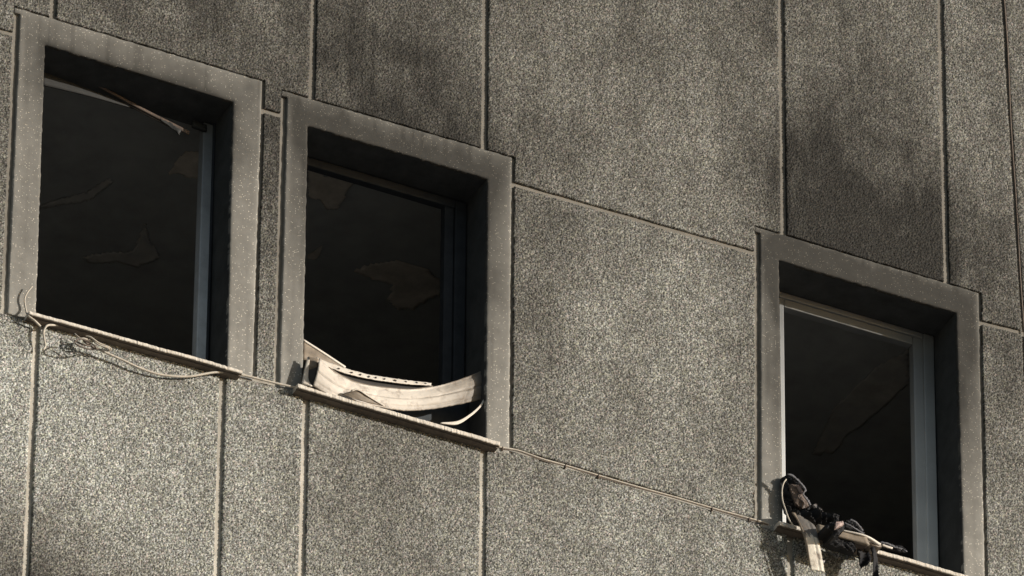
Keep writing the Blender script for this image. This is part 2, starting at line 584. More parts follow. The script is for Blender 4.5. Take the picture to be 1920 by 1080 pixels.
def panel(parent, xl, xr, zb, zt, res=0.0042, relief=True, name='wall_panel'):
    """xl, xr, zb, zt: edge functions or numbers; openings for the surrounds are cut out"""
    f = lambda g: g if callable(g) else (lambda _: np.full(np.shape(_), float(g)))
    xl, xr, zb, zt = f(xl), f(xr), f(zb), f(zt)
    zm = (float(zb(np.array(0.0)))+float(zt(np.array(0.0))))/2
    w = float(xr(np.array(zm)))-float(xl(np.array(zm)))
    xm = float(xl(np.array(zm)))+w/2
    h = float(zt(np.array(xm)))-float(zb(np.array(xm)))
    nx, nz = max(3, int(w/res)), max(3, int(h/res))
    U, W = np.meshgrid(np.linspace(0, 1, nx+1), np.linspace(0, 1, nz+1), indexing='ij')
    X = xm+(U-.5)*w
    for _ in range(2):
        Z = zb(X)*(1-W)+zt(X)*W
        X = xl(Z)*(1-U)+xr(Z)*U
    # uneven arrises
    wob = lambda t, s: (fbm(t*9, t*0+s, 41, 3)-0.5)*0.008
    e = np.exp(-np.minimum(U, 1-U)*w/0.02)
    X = X+e*np.where(U < .5, wob(Z, xm*7.1), wob(Z, xm*3.3+50))
    e2 = np.exp(-np.minimum(W, 1-W)*h/0.02)
    Z = Z+e2*np.where(W < .5, wob(X, zm*5.7), wob(X, zm*2.9+80))*0.7
    hgt, tone = pebbles(X, Z)
    D = hgt-0.004 if relief else hgt*0
    # rounded arris
    ed = np.minimum(np.minimum(U, 1-U)*w, np.minimum(W, 1-W)*h)
    cx, cz = (X[:-1, :-1]+X[1:, 1:])/2, (Z[:-1, :-1]+Z[1:, 1:])/2
    keep = np.ones(cx.shape, bool)
    for wn in WIN:
        o = wn['o']
        j = (fbm(cz*9+cx*9, cx*0, 77, 3)-.5)*0.008
        q = np.array([[o[0, 0]-.001, o[0, 1]+.010], [o[1, 0]+.020, o[1, 1]+.010], [o[2, 0]+.020, -1.11], [o[3, 0]-.001, -1.11]])
        keep &= ~inside(q, cx+j*.5, cz+j)
    # coarse undulation of the cast face
    D = D+0.004*(fbm(X*2.3, Z*2.3, 21, 3)-.5)
    D = D-0.004*np.exp(-ed/0.006)
    tone = tone*(0.80+0.40*fbm(X*26, Z*22, 33, 3))[..., None]      # stones vary from handful to handful
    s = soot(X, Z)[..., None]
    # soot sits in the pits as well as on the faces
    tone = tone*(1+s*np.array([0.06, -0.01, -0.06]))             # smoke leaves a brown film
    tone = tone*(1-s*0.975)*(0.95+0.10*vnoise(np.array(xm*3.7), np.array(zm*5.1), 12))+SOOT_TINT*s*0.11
    V = np.stack([X, -D, Z+ZC], -1).reshape(-1, 3)
    Vb = np.stack([X, np.full_like(X, -FLOOR+0.004), Z+ZC], -1).reshape(-1, 3)
    idx = np.arange((nx+1)*(nz+1)).reshape(nx+1, nz+1)
    q = np.stack([idx[:-1, :-1], idx[1:, :-1], idx[1:, 1:], idx[:-1, 1:]], -1)[keep]
    if not len(q):
        return None
    return closed_sheet(name, V, Vb, q, M['aggregate'], parent, tone=tone.reshape(-1, 3), smooth=True, close_back=False)


building = empty('building')
building.location = (0, 0, 0)
tag(building, 'grey pebble-faced concrete facade with three burnt-out windows and dark smoke stains', 'building')

G = 0.0195
XMIN, XMAX = -4.6, 4.6
JU = [-2.802, -1.237, -0.177, 1.701, 2.743]                # joints above the windows
JL = [-2.817, -1.722, -1.2295, -0.161, 1.72, 2.79]         # joints below
XJ6 = lambda z: np.interp(z, [-3, .73, 1.258, 3.08, 3.6], [3.245, 3.232, 3.212, 3.158, 3.143])   # leaning joint on the right
TOP, BOT = 3.55, -3.25
edges = [XMIN, -3.42]+JU                                   # one more joint outside the picture on each side
for k in range(len(edges)):
    l = edges[k]+(G if k else 0)
    r = (edges[k+1]-G) if k+1 < len(edges) else (lambda z: XJ6(z)-0.013)
    xm = (edges[k]+(edges[k+1] if k+1 < len(edges) else 3.2))/2
    xr_ = edges[k+1] if k+1 < len(edges) else 3.2
    vis = np.interp(xr_, [-3.12, 3.3], [0.934, 3.126])+0.12     # a little past what the street sees
    panel(building, l, r, lambda x: zu(x)+0.012, vis, res=0.0042 if k else 0.012)
    panel(building, l, r, vis+2*G, 4.4, res=0.02)
panel(building, lambda z: XJ6(z)+0.013, 3.62, lambda x: zu(x)+0.012, 3.4, res=0.0045)
panel(building, 3.62+2*G, XMAX, lambda x: zu(x)+0.012, 3.4, res=0.012)
panel(building, lambda z: XJ6(z)+0.013, XMAX, 3.4+2*G, 4.4, res=0.02)
# middle row, between the windows
mids = [(XMIN, -3.42-G), (-3.42+G, WIN[0]['o'][0, 0]+.02), (WIN[0]['o'][1, 0]-.02, WIN[1]['o'][0, 0]+.02), (WIN[1]['o'][1, 0]-.02, WIN[2]['o'][0, 0]+.02),
        (WIN[2]['o'][1, 0]-.02, None)]
for l, r in mids:
    panel(building, l, r if r is not None else (lambda z: XJ6(z)-0.013), lambda x: zl(x)+0.012, lambda x: zu(x)-0.022, res=0.012 if l == XMIN else 0.0042)
panel(building, lambda z: XJ6(z)+0.013, 3.62, lambda x: zl(x)+0.012, lambda x: zu(x)-0.022, res=0.0045)
panel(building, 3.62+2*G, XMAX, lambda x: zl(x)+0.012, lambda x: zu(x)-0.022, res=0.012)
# lower row
edges = [XMIN, -3.42]+JL+[XMAX]
for k in range(len(edges)-1):
    l = edges[k]+(G if k else 0)
    r = edges[k+1]-(G if k+2 < len(edges) else 0)
    vis = np.interp(edges[k], [-2.965, 3.187], [-2.812, -0.954])-0.12
    vis = min(vis, -1.5)
    panel(building, l, r, vis, lambda x: zl(x)-0.020, res=0.0042 if 0 < k < 7 else 0.012)
    panel(building, l, r, -4.4, vis-2*G, res=0.02)

# bed of the joints: one slab with three holes, closing the facade to the rooms
HOLES = []
for w in WIN:
    i = w['i']
    HOLES.append((max(i[0, 0], i[3, 0])-.035, min(i[1, 0], i[2, 0])+.035, min(i[2, 1], i[3, 1])-.06, max(i[0, 1], i[1, 1])+.035))
DEP = 0.31
L = []
xs = XMIN
for h in HOLES:
    L.append((xs, h[0], -FLOOR, DEP, -4.4+ZC, 4.4+ZC))
    L.append((h[0], h[1], -FLOOR, DEP, h[3]+ZC, 4.4+ZC))
    L.append((h[0], h[1], -FLOOR, DEP, -4.4+ZC, h[2]+ZC))
    xs = h[1]
L.append((xs, XMAX, -FLOOR, DEP, -4.4+ZC, 4.4+ZC))
boxes('mortar_bed', L, M['mortar'], building)
# the rest of the block, plain: storeys below and above, returns and back
boxes('lower_storeys', [(XMIN, XMAX, 0.0, 6.0, -0.2, ZC-4.405)], M['plain'], building)
boxes('upper_storeys', [(XMIN, XMAX, 0.0, 6.0, ZC+4.405, ZC+7.5)], M['plain'], building)
boxes('side_wall', [(XMIN, XMIN+.2, DEP+.003, 6.0, ZC-4.40, ZC+4.40)], M['plain'], building)
boxes('side_wall', [(XMAX-.2, XMAX, DEP+.003, 6.0, ZC-4.40, ZC+4.40)], M['plain'], building)
boxes('back_wall', [(XMIN+.203, XMAX-.203, 5.7, 6.0, ZC-4.40, ZC+4.40)], M['plain'], building)


# ------------------------------------------------------------------ windows
def lerp(a, b, t):
    return a*(1-t)+b*t


def surround(parent, w, k):
    """cast concrete border: left jamb, head and right jamb in one piece, with a recessed strip along the left edge"""
    i, o = w['i'], w['o']
    strip, ear, res = 0.036, 0.035, 0.010
    zbot = -1.125
    il, ir = lambda z: np.interp(z, [i[3, 1], i[0, 1]], [i[3, 0], i[0, 0]]), lambda z: np.interp(z, [i[2, 1], i[1, 1]], [i[2, 0], i[1, 0]])
    ol, orr = lambda z: np.interp(z, [o[3, 1], o[0, 1]], [o[3, 0], o[0, 0]]), lambda z: np.interp(z, [o[2, 1], o[1, 1]], [o[2, 0], o[1, 0]])
    ot = lambda x: np.interp(x, [o[0, 0], o[1, 0]], [o[0, 1], o[1, 1]])
    it = lambda x: np.interp(x, [i[0, 0], i[1, 0]], [i[0, 1], i[1, 1]])

    def segs(lengths):
        seg, loc = [], []
        for q, l in enumerate(lengths):
            n = max(2, int(round(l/res)))
            for t in range(n):
                seg.append(q)
                loc.append(t/n)
        seg.append(len(lengths)-1)
        loc.append(1.0)
        return np.array(seg), np.array(loc)
    su, lu = segs([strip, i[0, 0]-o[0, 0]-strip, i[1, 0]-i[0, 0], o[1, 0]-i[1, 0]])
    sv, lv = segs([i[0, 1]-zbot, o[0, 1]-i[0, 1]-ear, ear])
    SU, SV = np.meshgrid(su, sv, indexing='ij')
    LU, LV = np.meshgrid(lu, lv, indexing='ij')
    Z = np.full(SU.shape, 0.0)
    X = np.full(SU.shape, (i[0, 0]+i[1, 0])/2)
    for _ in range(4):
        zb = np.stack([np.full_like(X, zbot), it(X), ot(X)-ear, ot(X)])
        lo = np.take_along_axis(zb, SV[None], 0)[0]
        hi = np.take_along_axis(zb, SV[None]+1, 0)[0]
        Z = lo*(1-LV)+hi*LV
        xb = np.stack([ol(Z), ol(Z)+strip, il(Z), ir(Z), orr(Z)])
        lo = np.take_along_axis(xb, SU[None], 0)[0]
        hi = np.take_along_axis(xb, SU[None]+1, 0)[0]
        X = lo*(1-LU)+hi*LU
    cu, cv = SU[:-1, :-1], SV[:-1, :-1]
    keep = ~((cu == 2) & (cv == 0)) & ~((cu == 0) & (cv < 2))
    # distances to the opening and to the outer edge
    PX = np.clip(X, il(Z), ir(Z))
    PZ = np.minimum(Z, it(X))
    din = np.hypot(X-PX, Z-PZ)
    dout = np.minimum(np.minimum(X-ol(Z)-strip*(Z < ot(X)-ear), orr(Z)-X), ot(X)-Z)
    dout = np.clip(dout, 0, 9)
    # chipped, uneven arrises
    t = X+Z*1.3
    j = fbm(t*28, t*0+k, 60, 3)-.5
    nrm = 0.008*j*(np.exp(-din/.012)+np.exp(-dout/.012))
    X2 = X+nrm*((din > .001) | True)*(Z < i[0, 1])
    Z2 = Z+nrm*(Z > i[0, 1]-.005)
    D = FACE+0.004*(fbm(X*5, Z*5, 90+k, 3)-.5)-0.004*np.exp(-din/.004)-0.003*np.exp(-dout/.005)
    s = 0.10+0.44*np.clip((Z-i[3, 1])/(i[0, 1]-i[3, 1]), 0, 1.1)**0.8
    s = s+0.02+(0.05, 0.20, 0.27)[k]*np.clip((Z+1.05)/0.9, 0, 1)
    # smoke that rolled out under the head
    hd = np.hypot(X-np.clip(X, i[0, 0]+.05, i[1, 0]-.05), np.clip(Z-i[0, 1]+.06, 0, 9))
    s = s+(0.24, 0.34, 0.50)[k]*np.exp(-hd/0.13)*np.clip((Z-i[0, 1]+.5)/.5, 0, 1)
    s = s+0.26*np.exp(-din/.045)*np.clip((Z-i[3, 1])/1.8, 0, 1)
    s = s-0.22*np.exp(-dout/.03)*(0.4+fbm(X*8, Z*8, 14, 2))+0.34*(fbm(X*4.5, Z*2.4, 30+k, 4)-.5)
    s = s+0.16*np.clip(fbm(X*34, Z*1.2, 52+k, 2)-.5, 0, 1)*2      # thin runs of dirt down the jambs
    s = np.clip(s, 0, .93)[..., None]
    base = np.array([0.330, 0.310, 0.275])*(0.90+0.20*fbm(X*11, Z*11, 4, 3))[..., None]
    tone = base*(1-.93*s)+SOOT_TINT*s*.08
    V = np.stack([X2, -D, Z2+ZC], -1).reshape(-1, 3)
    Vb = np.stack([X2, np.full_like(X, -FLOOR+.006), Z2+ZC], -1).reshape(-1, 3)
    nx, nz = X.shape
    idx = np.arange(nx*nz).reshape(nx, nz)
    q = np.stack([idx[:-1, :-1], idx[1:, :-1], idx[1:, 1:], idx[:-1, 1:]], -1)[keep]
    return closed_sheet('surround', V, Vb, q, M['surround'], parent, tone=tone.reshape(-1, 3), smooth=True, close_back=False)


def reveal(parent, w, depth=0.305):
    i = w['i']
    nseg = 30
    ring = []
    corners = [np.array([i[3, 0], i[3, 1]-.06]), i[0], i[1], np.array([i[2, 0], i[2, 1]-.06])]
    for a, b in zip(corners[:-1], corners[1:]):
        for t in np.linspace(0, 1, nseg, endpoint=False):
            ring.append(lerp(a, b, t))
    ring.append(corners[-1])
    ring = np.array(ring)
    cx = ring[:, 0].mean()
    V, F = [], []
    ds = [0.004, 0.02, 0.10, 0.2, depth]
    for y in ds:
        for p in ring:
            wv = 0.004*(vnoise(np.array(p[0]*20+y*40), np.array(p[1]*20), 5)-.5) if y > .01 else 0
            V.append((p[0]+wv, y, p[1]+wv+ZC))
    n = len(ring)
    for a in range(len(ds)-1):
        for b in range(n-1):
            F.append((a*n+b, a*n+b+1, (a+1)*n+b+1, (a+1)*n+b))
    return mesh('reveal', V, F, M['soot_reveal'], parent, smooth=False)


def sill(parent, pl, pr, proj, hgt, zback=0.26):
    """projecting stone sill with a notched front edge and a drip groove underneath; pl, pr: ends of its front top edge"""
    a, b = at(*pl, proj), at(*pr, proj)
    n = 150
    V, F = [], []
    rs = np.random.default_rng(int(pl[0]))
    for k in range(n+1):
        t = k/n
        p = lerp(a, b, t)
        nt_ = 0.0018 if rs.random() < .09 else 0.0
        jit = rs.normal(0, .0007)+.004*(float(vnoise(np.array(p[0]*9), np.array(0.5), 3))-.5)
        y = p[1]+nt_+jit
        zt = p[2]+rs.normal(0, .0006)+.006*(float(vnoise(np.array(p[0]*7), np.array(3.5), 6))-.5)
        x = p[0]
        prof = [(zback, zt+.012), (y+.004, zt), (y, zt-.004), (y, zt-hgt+.003), (y+.004, zt-hgt), (y+.018, zt-hgt), (y+.020, zt-hgt+.006), (y+.028, zt-hgt+.006),
                (y+.030, zt-hgt), (0.006, zt-hgt-.002), (0.02, zt-hgt-.002)]
        V += [(x, yy, zz) for yy, zz in prof]
    m = 11
    for k in range(n):
        for j in range(m-1):
            F.append((k*m+j, (k+1)*m+j, (k+1)*m+j+1, k*m+j+1))
    F.append(tuple(range(m)))
    F.append(tuple(n*m+j for j in range(m-1, -1, -1)))
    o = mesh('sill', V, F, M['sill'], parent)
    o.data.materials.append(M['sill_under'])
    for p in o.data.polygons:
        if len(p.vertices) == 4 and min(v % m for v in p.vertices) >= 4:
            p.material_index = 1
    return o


def bar(name, parent, x0, x1, z0, z1, y0, y1, m, bev=0.006):
    o = boxes(name, [(x0, x1, y0, y1, z0+ZC, z1+ZC)], m, parent)
    md = o.modifiers.new('bevel', 'BEVEL')
    md.width = bev
    md.segments = 2
    return o


wins = []
sills = [((56, 582), (455, 694), .068, .022), ((559, 719), (938, 828), .072, .027), ((1461, 976), (1830, 1083), .068, .026)]
labels = ['burnt-out window with torn blind slats under its head, leftmost', 'burnt-out window with a warped shutter casing on its sill',
          'burnt-out window with pale frame and charred cloth on its sill']
for k, w in enumerate(WIN):
    win = empty('window', building)
    tag(win, labels[k])
    surround(win, w, k)
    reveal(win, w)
    sill(win, *sills[k])
    wins.append(win)

i = WIN[2]['i']
x0, x1, zt, zb = i[0, 0], i[1, 0], i[0, 1], i[2, 1]
# right window: fixed frame and opening sash, both still in place
FM = M['frame_clean']
win = wins[2]
bar('frame_stile', win, x0+.002, x0+.070, zb-.01, zt-.004, .262, .312, FM)
bar('frame_stile', win, x1-.072, x1-.004, zb-.01, zt-.004, .262, .312, FM)
bar('frame_rail', win, x0+.071, x1-.073, zt-.040, zt-.004, .263, .311, FM)
bar('sash_stile', win, x0+.060, x0+.172, zb-.01, zt-.036, .275, .330, FM)
bar('sash_stile', win, x1-.132, x1-.068, zb-.01, zt-.036, .275, .330, FM)
bar('sash_rail', win, x0+.173, x1-.133, zt-.092, zt-.038, .276, .329, FM)
# left window: only the right stile is left, the head rail has dropped at one end
i = WIN[0]['i']
x0, x1, zt, zb = i[0, 0], (i[1, 0]+i[2, 0])/2, i[0, 1], i[2, 1]
win = wins[0]
bar('frame_stile', win, x1-.075, x1-.012, zb-.01, zt-.02, .235, .300, M['frame'])
bar('frame_stile', win, x1-.020, x1-.004, zb-.01, zt-.004, .225, .300, M['frame_burnt'])
# middle window: scorched frame
i = WIN[1]['i']
x0, x1, zt, zb = i[0, 0], i[1, 0], i[0, 1], i[2, 1]
win = wins[1]
bar('frame_stile', win, x1-.075, x1-.006, zb-.01, zt-.01, .250, .305, M['frame_burnt'])
bar('sash_stile', win, x1-.135, x1-.078, zb-.01, zt-.05, .262, .320, M['frame_burnt'])
bar('frame_rail', win, x0+.01, x1-.076, zt-.065, zt-.01, .251, .304, M['frame_burnt'])
bar('frame_stile', win, x0+.002, x0+.060, zb-.01, zt-.01, .250, .305, M['frame_burnt'])

# ------------------------------------------------------------------ rooms behind the windows
ZCEIL, ZFL = ZC+WIN[0]['i'][0, 1]+0.16, ZC-2.1
RX0, RX1, RY0, RY1 = XMIN+.205, XMAX-.205, DEP+.004, 5.69
tag(boxes('ceiling', [(RX0, RX1, RY0, RY1, ZCEIL, ZCEIL+.2)], M['soot']), kind='structure')
tag(boxes('floor', [(RX0, RX1, RY0, RY1, ZFL-.2, ZFL)], M['soot']), kind='structure')
tag(boxes('wall_left', [(RX0, RX0+.05, RY0, RY1, ZFL+.003, ZCEIL-.003)], M['soot']), kind='structure')
tag(boxes('wall_right', [(RX1-.05, RX1, RY0, RY1, ZFL+.003, ZCEIL-.003)], M['soot']), kind='structure')
tag(boxes('wall_back', [(RX0+.053, RX1-.053, RY1-.05, RY1, ZFL+.003, ZCEIL-.003)], M['soot']), kind='structure')
tag(boxes('wall_partition', [(0.75, 0.85, RY0, RY1-.053, ZFL+.003, ZCEIL-.003)], M['soot']), kind='structure')


def flake(outline, drop, label, seed, m='plaster'):
    """sheet of ceiling plaster that the heat has peeled: hangs a little below the ceiling, edges curling"""
    P = np.array([at_height(x, y, ZCEIL-drop)[:2] for x, y in outline])
    x0, y0 = P.min(0)
    x1, y1 = P.max(0)
    n = 26
    X, Y = np.meshgrid(np.linspace(x0, x1, n), np.linspace(y0, y1, n), indexing='ij')
    ins = inside(P, (X[:-1, :-1]+X[1:, 1:])/2, (Y[:-1, :-1]+Y[1:, 1:])/2)
    ed = edge_dist(P, X, Y)
    Z = ZCEIL-drop-0.016*np.exp(-ed/0.03)*np.clip(fbm(X*9, Y*9, seed, 2)*2-.9, 0, 1)-.003*fbm(X*4, Y*4, seed+3, 2)
    V = np.stack([X, Y, Z], -1).reshape(-1, 3)
    Vb = V+np.array([0, 0, .003])
    idx = np.arange(n*n).reshape(n, n)
    q = np.stack([idx[:-1, :-1], idx[:-1, 1:], idx[1:, 1:], idx[1:, :-1]], -1)[ins]
    o = closed_sheet('plaster_flake', V, Vb, q, M[m])
    tag(o, label, 'plaster flake', 'plaster flakes peeling from the ceilings')
    return o


flake([(316, 327), (332, 300), (348, 284), (380, 285), (381, 335), (352, 333), (336, 325)], .004, 'pale hooked plaster flake near right frame of the leftmost window', 1)
flake([(75, 385), (110, 372), (160, 362), (205, 333), (212, 340), (172, 372), (110, 385), (76, 392)], .004, 'faint sickle-shaped plaster flake at the left side of the leftmost window', 2, 'plaster_dim')
flake([(150, 482), (175, 476), (250, 470), (272, 420), (280, 450), (318, 432), (280, 450), (300, 480), (255, 502), (225, 490), (178, 494)], .004, 'dim ragged plaster flake in the middle of the leftmost window', 3, 'plaster_dim')
flake([(578, 318), (612, 330), (664, 338), (650, 360), (632, 393), (612, 392), (600, 372), (578, 370)], .004, 'dull plaster flake in the upper left of the middle window', 4)
flake([(834, 412), (850, 396), (853, 432), (845, 430)], .004, 'tiny pointed plaster flake by the right frame of the middle window', 5)
flake([(665, 507), (690, 495), (745, 488), (800, 505), (850, 545), (800, 562), (775, 580), (745, 580), (730, 560), (736, 535), (700, 522)], .004, 'wide bird-shaped plaster flake in the centre of the middle window', 6)
flake([(577, 478), (604, 460), (600, 478), (590, 488), (577, 484)], .004, 'small plaster flake at the left edge of the middle window', 7)
flake([(1525, 850), (1560, 770), (1640, 690), (1702, 655), (1702, 720), (1650, 770), (1590, 815), (1560, 850)], .004, 'long dim plaster flake slanting across the right window', 8, 'plaster_dim')

# torn blind slats hanging under the head of the left window
bl = empty('window_blind')
tag(bl, 'torn grey blind slats hanging slantwise under head of leftmost window', 'blind')
d_ = -0.20
ribbon('slat', [at(76, 133, d_), at(160, 165, d_), at(250, 200, d_-.02)], [at(76, 158, d_), at(160, 178, d_), at(250, 203, d_-.02)], .008, M['dim_slat'], bl, n=20, k=4)
ribbon('slat', [at(170, 150, d_-.02), at(260, 198, d_), at(356, 246, d_+.02)], [at(170, 154, d_-.02), at(260, 203, d_), at(354, 252, d_+.02)], .006, M['char_brown'], bl, n=20, k=3)
ribbon('slat', [at(190, 163, d_-.03), at(262, 206, d_-.01), at(340, 244, d_+.01)], [at(190, 165, d_-.03), at(262, 209, d_-.01), at(340, 248, d_+.01)], .006, M['pvc_dark'], bl, n=20, k=3)
ribbon('torn_end', [at(300, 222, d_+.02), at(318, 230, d_+.02), at(340, 243, d_+.03)], [at(302, 226, d_+.02), at(322, 240, d_+.02), at(337, 254, d_+.03)], .004, M['dim_slat'], bl, n=12, k=4, wob=.002)
ribbon('end_bracket', [at(362, 226, d_-.02), at(388, 234, d_-.02)], [at(362, 236, d_-.02), at(388, 246, d_-.02)], .02, M['dim_slat'], bl, n=6, k=4)

# ------------------------------------------------------------------ warped shutter casing on the middle sill
sh = empty('shutter_casing')
tag(sh, 'heat-warped cream shutter casing sagging across the middle window sill', 'shutter casing')
Zm = lambda x, y: (500+x/3.692, 560+y/3.692)          # measured on an enlarged detail


def za(x, y, d):
    return at(*Zm(x, y), d)


dep = lambda t: 0.085+(-0.075-0.085)*t
top = [(365, 412), (430, 482), (500, 530), (600, 577), (700, 602), (850, 622), (1000, 630), (1150, 612), (1300, 572), (1400, 537), (1492, 500)]
bot = [(322, 600), (400, 648), (480, 690), (600, 712), (720, 735), (850, 762), (1000, 774), (1150, 762), (1300, 737), (1400, 716), (1514, 690)]
A = [za(x, y, dep(k/10)) for k, (x, y) in enumerate(top)]
B = [za(x, y, dep(k/10)+.004) for k, (x, y) in enumerate(bot)]


def prof(s, t):
    b = 0.018*math.sin(math.pi*s)
    b -= 0.007*math.exp(-((s-.52)/.035)**2)*(0.55+.45*math.cos(6*t))        # moulded line
    b -= 0.003*math.exp(-((s-.86)/.03)**2)
    b += 0.006*math.exp(-((s-.02)/.04)**2)
    b += 0.003*math.sin(9*t+3*s)*math.sin(math.pi*s)
    for tc_, wd, am in ((.17, .014, .006), (.335, .012, .004), (.71, .02, .003), (.88, .014, .005)):   # heat kinks
        b -= am*math.exp(-((t+.05*(s-.5)-tc_)/wd)**2)*(.35+.65*s)
    return b




def scorch_shade(s, t):
    """cream plastic with scorch marks, browned lower edge; shade towards the right end painted in"""
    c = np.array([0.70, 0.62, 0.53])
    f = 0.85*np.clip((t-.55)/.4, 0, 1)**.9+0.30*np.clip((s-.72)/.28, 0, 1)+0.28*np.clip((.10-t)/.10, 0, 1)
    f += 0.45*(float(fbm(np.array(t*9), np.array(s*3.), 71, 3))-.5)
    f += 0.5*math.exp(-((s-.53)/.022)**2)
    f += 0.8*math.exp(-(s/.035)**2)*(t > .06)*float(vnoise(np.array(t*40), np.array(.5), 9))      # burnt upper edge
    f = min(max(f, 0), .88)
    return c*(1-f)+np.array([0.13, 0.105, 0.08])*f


ribbon('front_panel', A, B, .006, M['pvc_toned'], sh, n=120, k=33, prof=prof, wob=.0006, seed=2, tone=scorch_shade)
# lip folded back along the top
A2 = [za(x+4, y-10, dep(k/10)-.035) for k, (x, y) in enumerate(top)][1:8]
ribbon('top_lip', [p+np.array([0, -.001, .002]) for p in A[1:8]], A2, .004, M['pvc_brown'], sh, n=50, k=4)
# perforated back strip behind
t2 = [(345, 405), (430, 440), (550, 482), (700, 522), (850, 547), (1000, 567), (1140, 582)]
b2 = [(352, 440), (440, 478), (560, 520), (700, 552), (850, 575), (1000, 592), (1140, 600)]
At = smoothline([za(x, y, .02-.1*k/6) for k, (x, y) in enumerate(t2)], 60)
Bt = smoothline([za(x, y, .03-.1*k/6) for k, (x, y) in enumerate(b2)], 60)
bk = ribbon('back_strip', At, Bt, .006, M['pvc'], sh, n=60, k=5, wob=.0008, seed=5)
# the row of notches along it
for hx in (500, 590, 650, 710, 757, 817, 890, 965, 1040, 1100):
    hy = np.interp(hx, [430, 550, 700, 850, 1000, 1140], [462, 503, 540, 563, 581, 592])-4
    dd = np.interp(hx, [345, 1140], [.02, -.08])+.008
    c = za(hx, hy, dd+.001)
    V, F = [], []
    for y in (0, .006):
        for q in range(8):
            a = 2*math.pi*q/8
            V.append(c+np.array([math.cos(a)*.010*(.6+.6*math.sin(hx)**2), y, math.sin(a)*.0042*(.7+.5*math.cos(hx*3)**2)]))
    F = [tuple(range(7, -1, -1)), tuple(range(8, 16))]+[(q, (q+1) % 8, 8+(q+1) % 8, 8+q) for q in range(8)]
    mesh('slot', V, F, M['pvc_dark'], bk)
# dark inside of the casing between front and back
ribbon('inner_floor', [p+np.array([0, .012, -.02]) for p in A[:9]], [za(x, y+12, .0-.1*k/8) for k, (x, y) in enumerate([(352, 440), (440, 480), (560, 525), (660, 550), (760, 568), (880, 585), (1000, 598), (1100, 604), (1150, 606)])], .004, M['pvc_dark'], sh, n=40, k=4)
# open left end: cut profile of the channel
ribbon('end_profile', [za(286, 400, .05), za(268, 470, .055), za(250, 560, .06), za(246, 590, .065)], [za(300, 405, .055), za(292, 480, .06), za(290, 560, .065), za(318, 605, .085)], .008, M['pvc'], sh, n=16, k=4)
ribbon('end_cap', [za(290, 400, .056), za(362, 415, .07)], [za(292, 490, .05), za(350, 480, .06)], .006, M['pvc_brown'], sh, n=6, k=4)
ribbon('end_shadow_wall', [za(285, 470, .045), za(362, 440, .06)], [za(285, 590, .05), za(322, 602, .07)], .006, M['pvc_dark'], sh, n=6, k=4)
ribbon('end_foot', [za(246, 570, .066), za(315, 600, .086)], [za(246, 592, .066), za(312, 606, .086)], .006, M['pvc'], sh, n=6, k=3)
# torn flap on the front
ribbon('torn_flap', [za(520, 660, .082), za(585, 640, .10), za(632, 627, .105)], [za(600, 690, .085), za(700, 720, .082), za(822, 746, .07)], .003, M['pvc_brown'], sh, n=14, k=6, wob=.0006)
ribbon('torn_edge', [za(583, 632, .108), za(632, 624, .112), za(720, 678, .095), za(820, 742, .074)], [za(590, 644, .107), za(634, 634, .111), za(716, 686, .094), za(816, 746, .073)], .003, M['pvc'], sh, n=18, k=3)

bd = empty('board')
tag(bd, 'thin scorched board leaning in the lower left corner of the middle window', 'board')
ribbon('face', [za(252, 284, -.06), za(400, 378, -.07), za(545, 474, -.10)], [za(246, 420, -.06), za(400, 440, -.07), za(545, 520, -.10)], .008, M['pvc_brown'], bd, n=16, k=5)
ribbon('edge_trim', [za(252, 276, -.056), za(400, 370, -.066), za(548, 468, -.096)], [za(252, 290, -.055), za(400, 384, -.065), za(545, 480, -.095)], .012, M['pvc'], bd, n=16, k=3)

cs = ribbon('edging_strip', [za(1500, 698, -.03), za(1472, 742, -.02), za(1405, 800, .0), za(1320, 846, .02), za(1205, 857, .03)],
            [za(1512, 702, -.03), za(1484, 748, -.02), za(1415, 812, .0), za(1322, 868, .02), za(1207, 862, .03)], .008, M['pvc'], None, n=40, k=5)
tag(cs, 'narrow cream strip curling down below the warped shutter casing', 'edging strip')
ft = bpy.data.objects
lb = ribbon('bottom_board', [za(880, 750, -.19), za(1150, 730, -.20), za(1412, 700, -.21)], [za(880, 845, -.19), za(1150, 890, -.20), za(1420, 935, -.21)], .02, M['board_grey'], None, n=12, k=5)
tag(lb, 'blue-grey board behind the sill under the warped shutter casing', 'board')
tag(tube('wire', [za(1454, 237, -.16), za(1466, 300, -.165), za(1478, 370, -.17), za(1485, 416, -.17), za(1490, 520, -.17)], .004, M['wire'], None, n=20, sides=6),
    'short pale wire standing up in right corner of the middle window', 'wire')

# ------------------------------------------------------------------ wires under the left window
Zw = lambda x, y: (x/6.75, 520+y/6.75)


def zw(x, y, d):
    return at(*Zw(x, y), d)


tag(tube('wire', [zw(410, 115, .035), zw(345, 195, .028), zw(312, 280, .022), zw(325, 400, .02), zw(352, 480, .05), zw(440, 550, .05), zw(510, 620, .03)], .0062, M['wire'], None, n=50, taper=(.6, 1.1)),
    'pale bent wire sticking up beside the left end of the leftmost sill', 'wire')
tag(tube('wire', [zw(840, 622, .012), zw(740, 608, .03), zw(620, 605, .05), zw(578, 630, .055), zw(550, 700, .05), zw(562, 800, .045), zw(572, 870, .04), zw(545, 918, .04)], .0062, M['wire'], None, n=60),
    'short hooked wire end hanging under the leftmost sill', 'wire')
cb = empty('cable')
tag(cb, 'long pale cable sagging under the leftmost sill with frayed knotted end', 'cable')
tube('cable_run', [zw(1160, 880, .05), zw(1270, 920, .05), zw(1400, 980, .045), zw(1560, 1050, .04), at(262, 690, .035), at(300, 702, .03), at(350, 706, .03), at(405, 698, .03), at(445, 701, .02), at(520, 719, .018), at(556, 727, .02)], .0068, M['wire'], cb, n=90)
